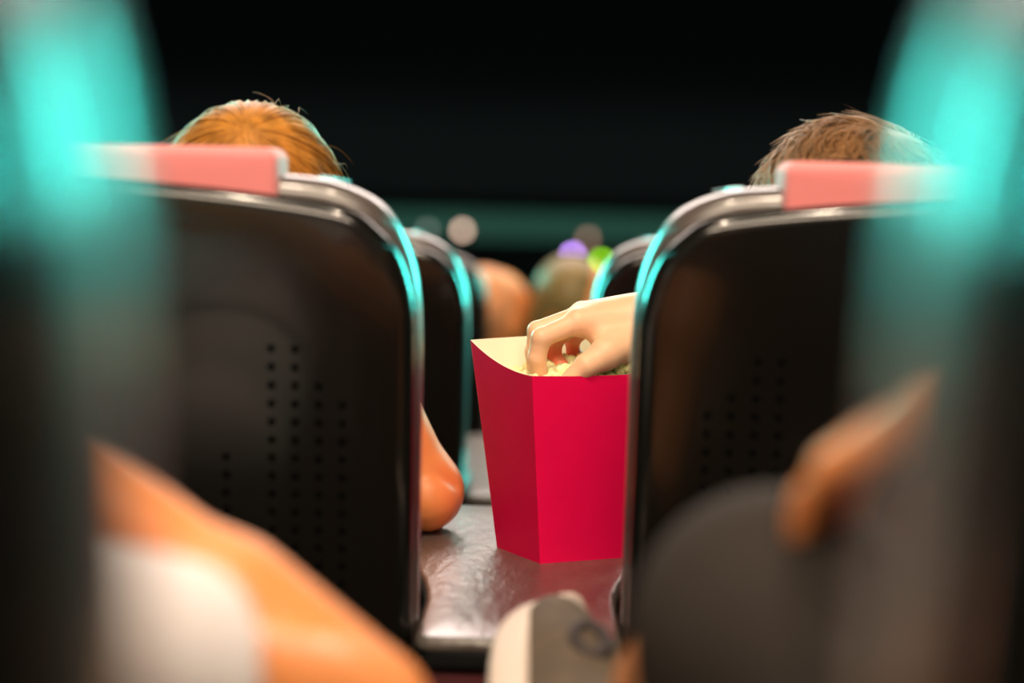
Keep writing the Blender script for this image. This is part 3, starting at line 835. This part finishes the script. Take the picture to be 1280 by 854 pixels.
# --- person 3: white sleeve, bare forearm (nearest row)
el3 = Vector((-0.087, 1.085, 0.752)); wr3 = PT(40, 540, 1.09)
z3 = DROP
p3, body3, T3 = person('person in a white top with a bare forearm raised across the foreground', None, (-0.40, 0.76, 1.10), -0.1, 0.0,
    (-0.40, 0.92, 0.58 + z3), (-0.37, 0.82, 0.80), (-0.38, 0.76, 0.965), (-0.52, 0.80, 0.90), (-0.29, 0.80, 0.865),
    (((-0.60, 0.92, 0.72), (-0.52, 1.14, 0.74)), (tuple(el3), tuple(wr3))),
    (((-0.47, 0.96, 0.57 + z3), (-0.50, 1.34, 0.60 + z3), (-0.49, 1.38, 0.17 + z3 * 0)), ((-0.32, 0.96, 0.57 + z3), (-0.31, 1.34, 0.60 + z3), (-0.32, 1.38, 0.17))),
    MT['skin'], MT['white'], MT['white'], hand_l=hand_prims((-0.52, 1.14, 0.74), (.1, 1, -.2), (0, 0, 1), side=1, s=.95), hand_r=hand_prims(tuple(wr3), (-1, -.25, .35), (0, .8, .6), side=1, s=.95),
    sleeve=(0.6, 0.58), h=0.004, sleeve_g=0.014, tr_g=0.015, arm_r=(0.044, 0.031, 0.031, 0.021))
cap = [('e', T3(0, -0.012, 0.002), (0.082, 0.100, 0.094), None, 0.02), ('e', T3(0, -0.03, -0.06), (0.076, 0.07, 0.08), None, 0.03)]
hair_strands('hair', T3(0, -0.012, 0.0), (0.082, 0.100, 0.094), (0.0, -0.4, 0.9), 2200, 0.09, p3, MT['brown'], seed=8, cap_prims=cap, zmin=-0.13, rad=0.0010, fly=20, h=0.004)
for an in ((-0.49, 1.30, 0.107), (-0.32, 1.30, 0.107)): pass
for x in (-0.49, -0.32): shoe(p3, (x, 1.39, 0.107 + 0.087), (0, 1, 0), (0, 0, 1), (MT['sole'], MT['upper'], MT['lace']), h=0.004, laces=False)

# --- person 4: dark trousers, crossed leg with the pale-soled shoe (nearest row)
kn4 = Vector((0.128, 1.00, 0.824)); an4 = Vector((0.086, 1.31, 0.660))
wr4 = Vector(PT(1180, 512, 0.88)); 
tipdir = (Vector(PT(975, 628, 0.99)) - wr4)
p4, body4, T4 = person('person in dark trousers, hand on the knee, wearing a white-soled shoe', None, (0.42, 0.74, 1.12), 0.1, 0.0,
    (0.40, 0.84, 0.60 + z3), (0.41, 0.78, 0.82), (0.41, 0.74, 0.985), (0.27, 0.76, 0.93), (0.55, 0.76, 0.93),
    (((0.30, 0.70, 0.93), tuple(wr4)), ((0.62, 0.86, 0.72), (0.52, 1.06, 0.74))),
    (((0.33, 0.86, 0.60 + z3), tuple(kn4), tuple(an4)), ((0.47, 0.90, 0.57 + z3), (0.46, 1.30, 0.57 + z3), (0.45, 1.36, 0.25))),
    MT['skin'], MT['navy'], MT['dark'], hand_l=hand_prims(tuple(wr4), tuple(tipdir), (-0.35, .0, .9), side=1, curl=.35, s=.82), hand_r=hand_prims((0.52, 1.06, 0.74), (-.2, 1, -.2), (0, 0, 1), side=1),
    sleeve=(0.5, 0.5), h=0.004, hem=(0.40, 0.92), tr_g=0.012, arm_rl=(0.045, 0.033, 0.031, 0.021))
cap = [('e', T4(0, -0.012, 0.003), (0.079, 0.097, 0.091), None, 0.02), ('e', T4(0, -0.045, -0.04), (0.070, 0.058, 0.055), None, 0.03)]
hair_strands('hair', T4(0, -0.012, 0.0), (0.078, 0.096, 0.090), (0.1, -0.4, 0.9), 2200, 0.05, p4, MT['brown'], seed=9, cap_prims=cap, zmin=-0.08, rad=0.0010, fly=20, h=0.004, messy=0.4)
shoe(p4, tuple(an4), (0.02, 0.95, 0.30), (0.90, -0.35, 0.25), (MT['sole'], MT['upper'], MT['lace']), h=0.0015, laces=True, flip=-1)
shoe(p4, (0.45, 1.37, 0.107 + 0.087), (0, 1, 0), (0, 0, 1), (MT['sole'], MT['upper'], MT['lace']), h=0.004, laces=False)

# --- persons two rows ahead
z5 = rowz(2); y5 = Y0 + ROW * 2
H5 = Vector((-0.085, y5 + 0.34, 0.735))
p5, b5, T5 = person('blurred person leaning into the gap with an orange-lit head, two rows ahead', None, H5, -0.9, 0.1,
    (-0.30, y5 + 0.52, 0.58 + z5), (-0.20, y5 + 0.44, 0.68 + z5), (-0.10, y5 + 0.38, 0.60), (-0.22, y5 + 0.42, 0.56), (0.02, y5 + 0.48, 0.53),
    (((-0.30, y5 + .5, 0.46), (-0.2, y5 + .70, 0.46)), ((0.04, y5 + .58, 0.50), (-0.10, y5 + .70, 0.50))),
    (((-0.40, y5 + .55, 0.56 + z5), (-0.45, y5 + .92, 0.58 + z5), (-0.44, y5 + .96, 0.16 + z5)), ((-0.25, y5 + .55, 0.56 + z5), (-0.22, y5 + .92, 0.58 + z5), (-0.24, y5 + .96, 0.16 + z5))),
    MT['skin'], MT['skin'] if False else MT['grey'], MT['dark'], h=0.007, sleeve=(0.5, 0.3))
cap = [('e', T5(0, -0.03, 0.010), (0.080, 0.078, 0.084), None, 0.02)]
link('hair', sdf_mesh('hair', cap, 0.005), MT['orange_lit_blond'], p5)
H6 = Vector((0.095, y5 + 0.30, 0.764))
p6, b6, T6 = person('blurred person with olive-brown hair in front of the purple lamp', None, H6, -2.2, -0.1,
    (0.33, y5 + 0.52, 0.58 + z5), (0.22, y5 + 0.44, 0.68 + z5), (0.12, y5 + 0.35, 0.61), (0.02, y5 + 0.42, 0.55), (0.26, y5 + 0.40, 0.56),
    (((0.03, y5 + .55, 0.46), (0.15, y5 + .70, 0.46)), ((0.33, y5 + .5, 0.46), (0.25, y5 + .70, 0.46))),
    (((0.28, y5 + .55, 0.56 + z5), (0.25, y5 + .92, 0.58 + z5), (0.26, y5 + .96, 0.16 + z5)), ((0.42, y5 + .55, 0.56 + z5), (0.45, y5 + .92, 0.58 + z5), (0.44, y5 + .96, 0.16 + z5))),
    MT['skin'], MT['navy'], MT['dark'], h=0.007, sleeve=(0.5, 0.5))
cap = [('e', T6(0, -0.018, 0.006), (0.084, 0.098, 0.090), None, 0.02), ('e', T6(0, -0.04, -0.06), (0.076, 0.07, 0.08), None, 0.03)]
link('hair', sdf_mesh('hair', cap, 0.005), MT['olive'], p6)

# ------------------------------------------------------------------ small lamps on the far wall
def far_lamp(px, py, y, col, strength, label, r=0.02):
    p = PYd(px, py, y - 0.03)
    t = thing('wall_lamp', label, 'lamp', (p.x, y, p.z))
    me = bpy.data.meshes.new('bulb'); bm = bmesh.new(); bmesh.ops.create_uvsphere(bm, u_segments=20, v_segments=12, radius=r); bm.to_mesh(me); bm.free()
    m_ = mat('lamp_glow', (0, 0, 0), emit=col, estr=strength)
    o = link('bulb', me, m_); o.parent = t; o.location = (0, -0.03, 0)
    V, F = slab([(r * 1.3 * math.cos(a), r * 1.3 * math.sin(a)) for a in np.linspace(0, 2 * PI, 25)[:-1]], -0.025, 0.0, 0.002)
    o = link('housing', from_pd('housing', V, F), MT['housing']); o.parent = t
far_lamp(578, 288, 9.78, (0.62, 0.42, 0.32), 8, 'round beige lamp glowing on the ledge under the screen')
far_lamp(534, 288, 9.78, (0.10, 0.13, 0.11), 6, 'faint grey-green lamp on the ledge beside the beige lamp')
far_lamp(735, 298, 9.78, (0.25, 0.14, 0.10), 6, 'dim brownish lamp on the ledge above the purple lamp')
far_lamp(716, 319, 9.9, (0.42, 0.22, 0.75), 16, 'purple lamp glowing just over the olive-brown head')
far_lamp(752, 327, 9.9, (0.22, 0.55, 0.01), 12, 'green lamp glowing beside the purple one')
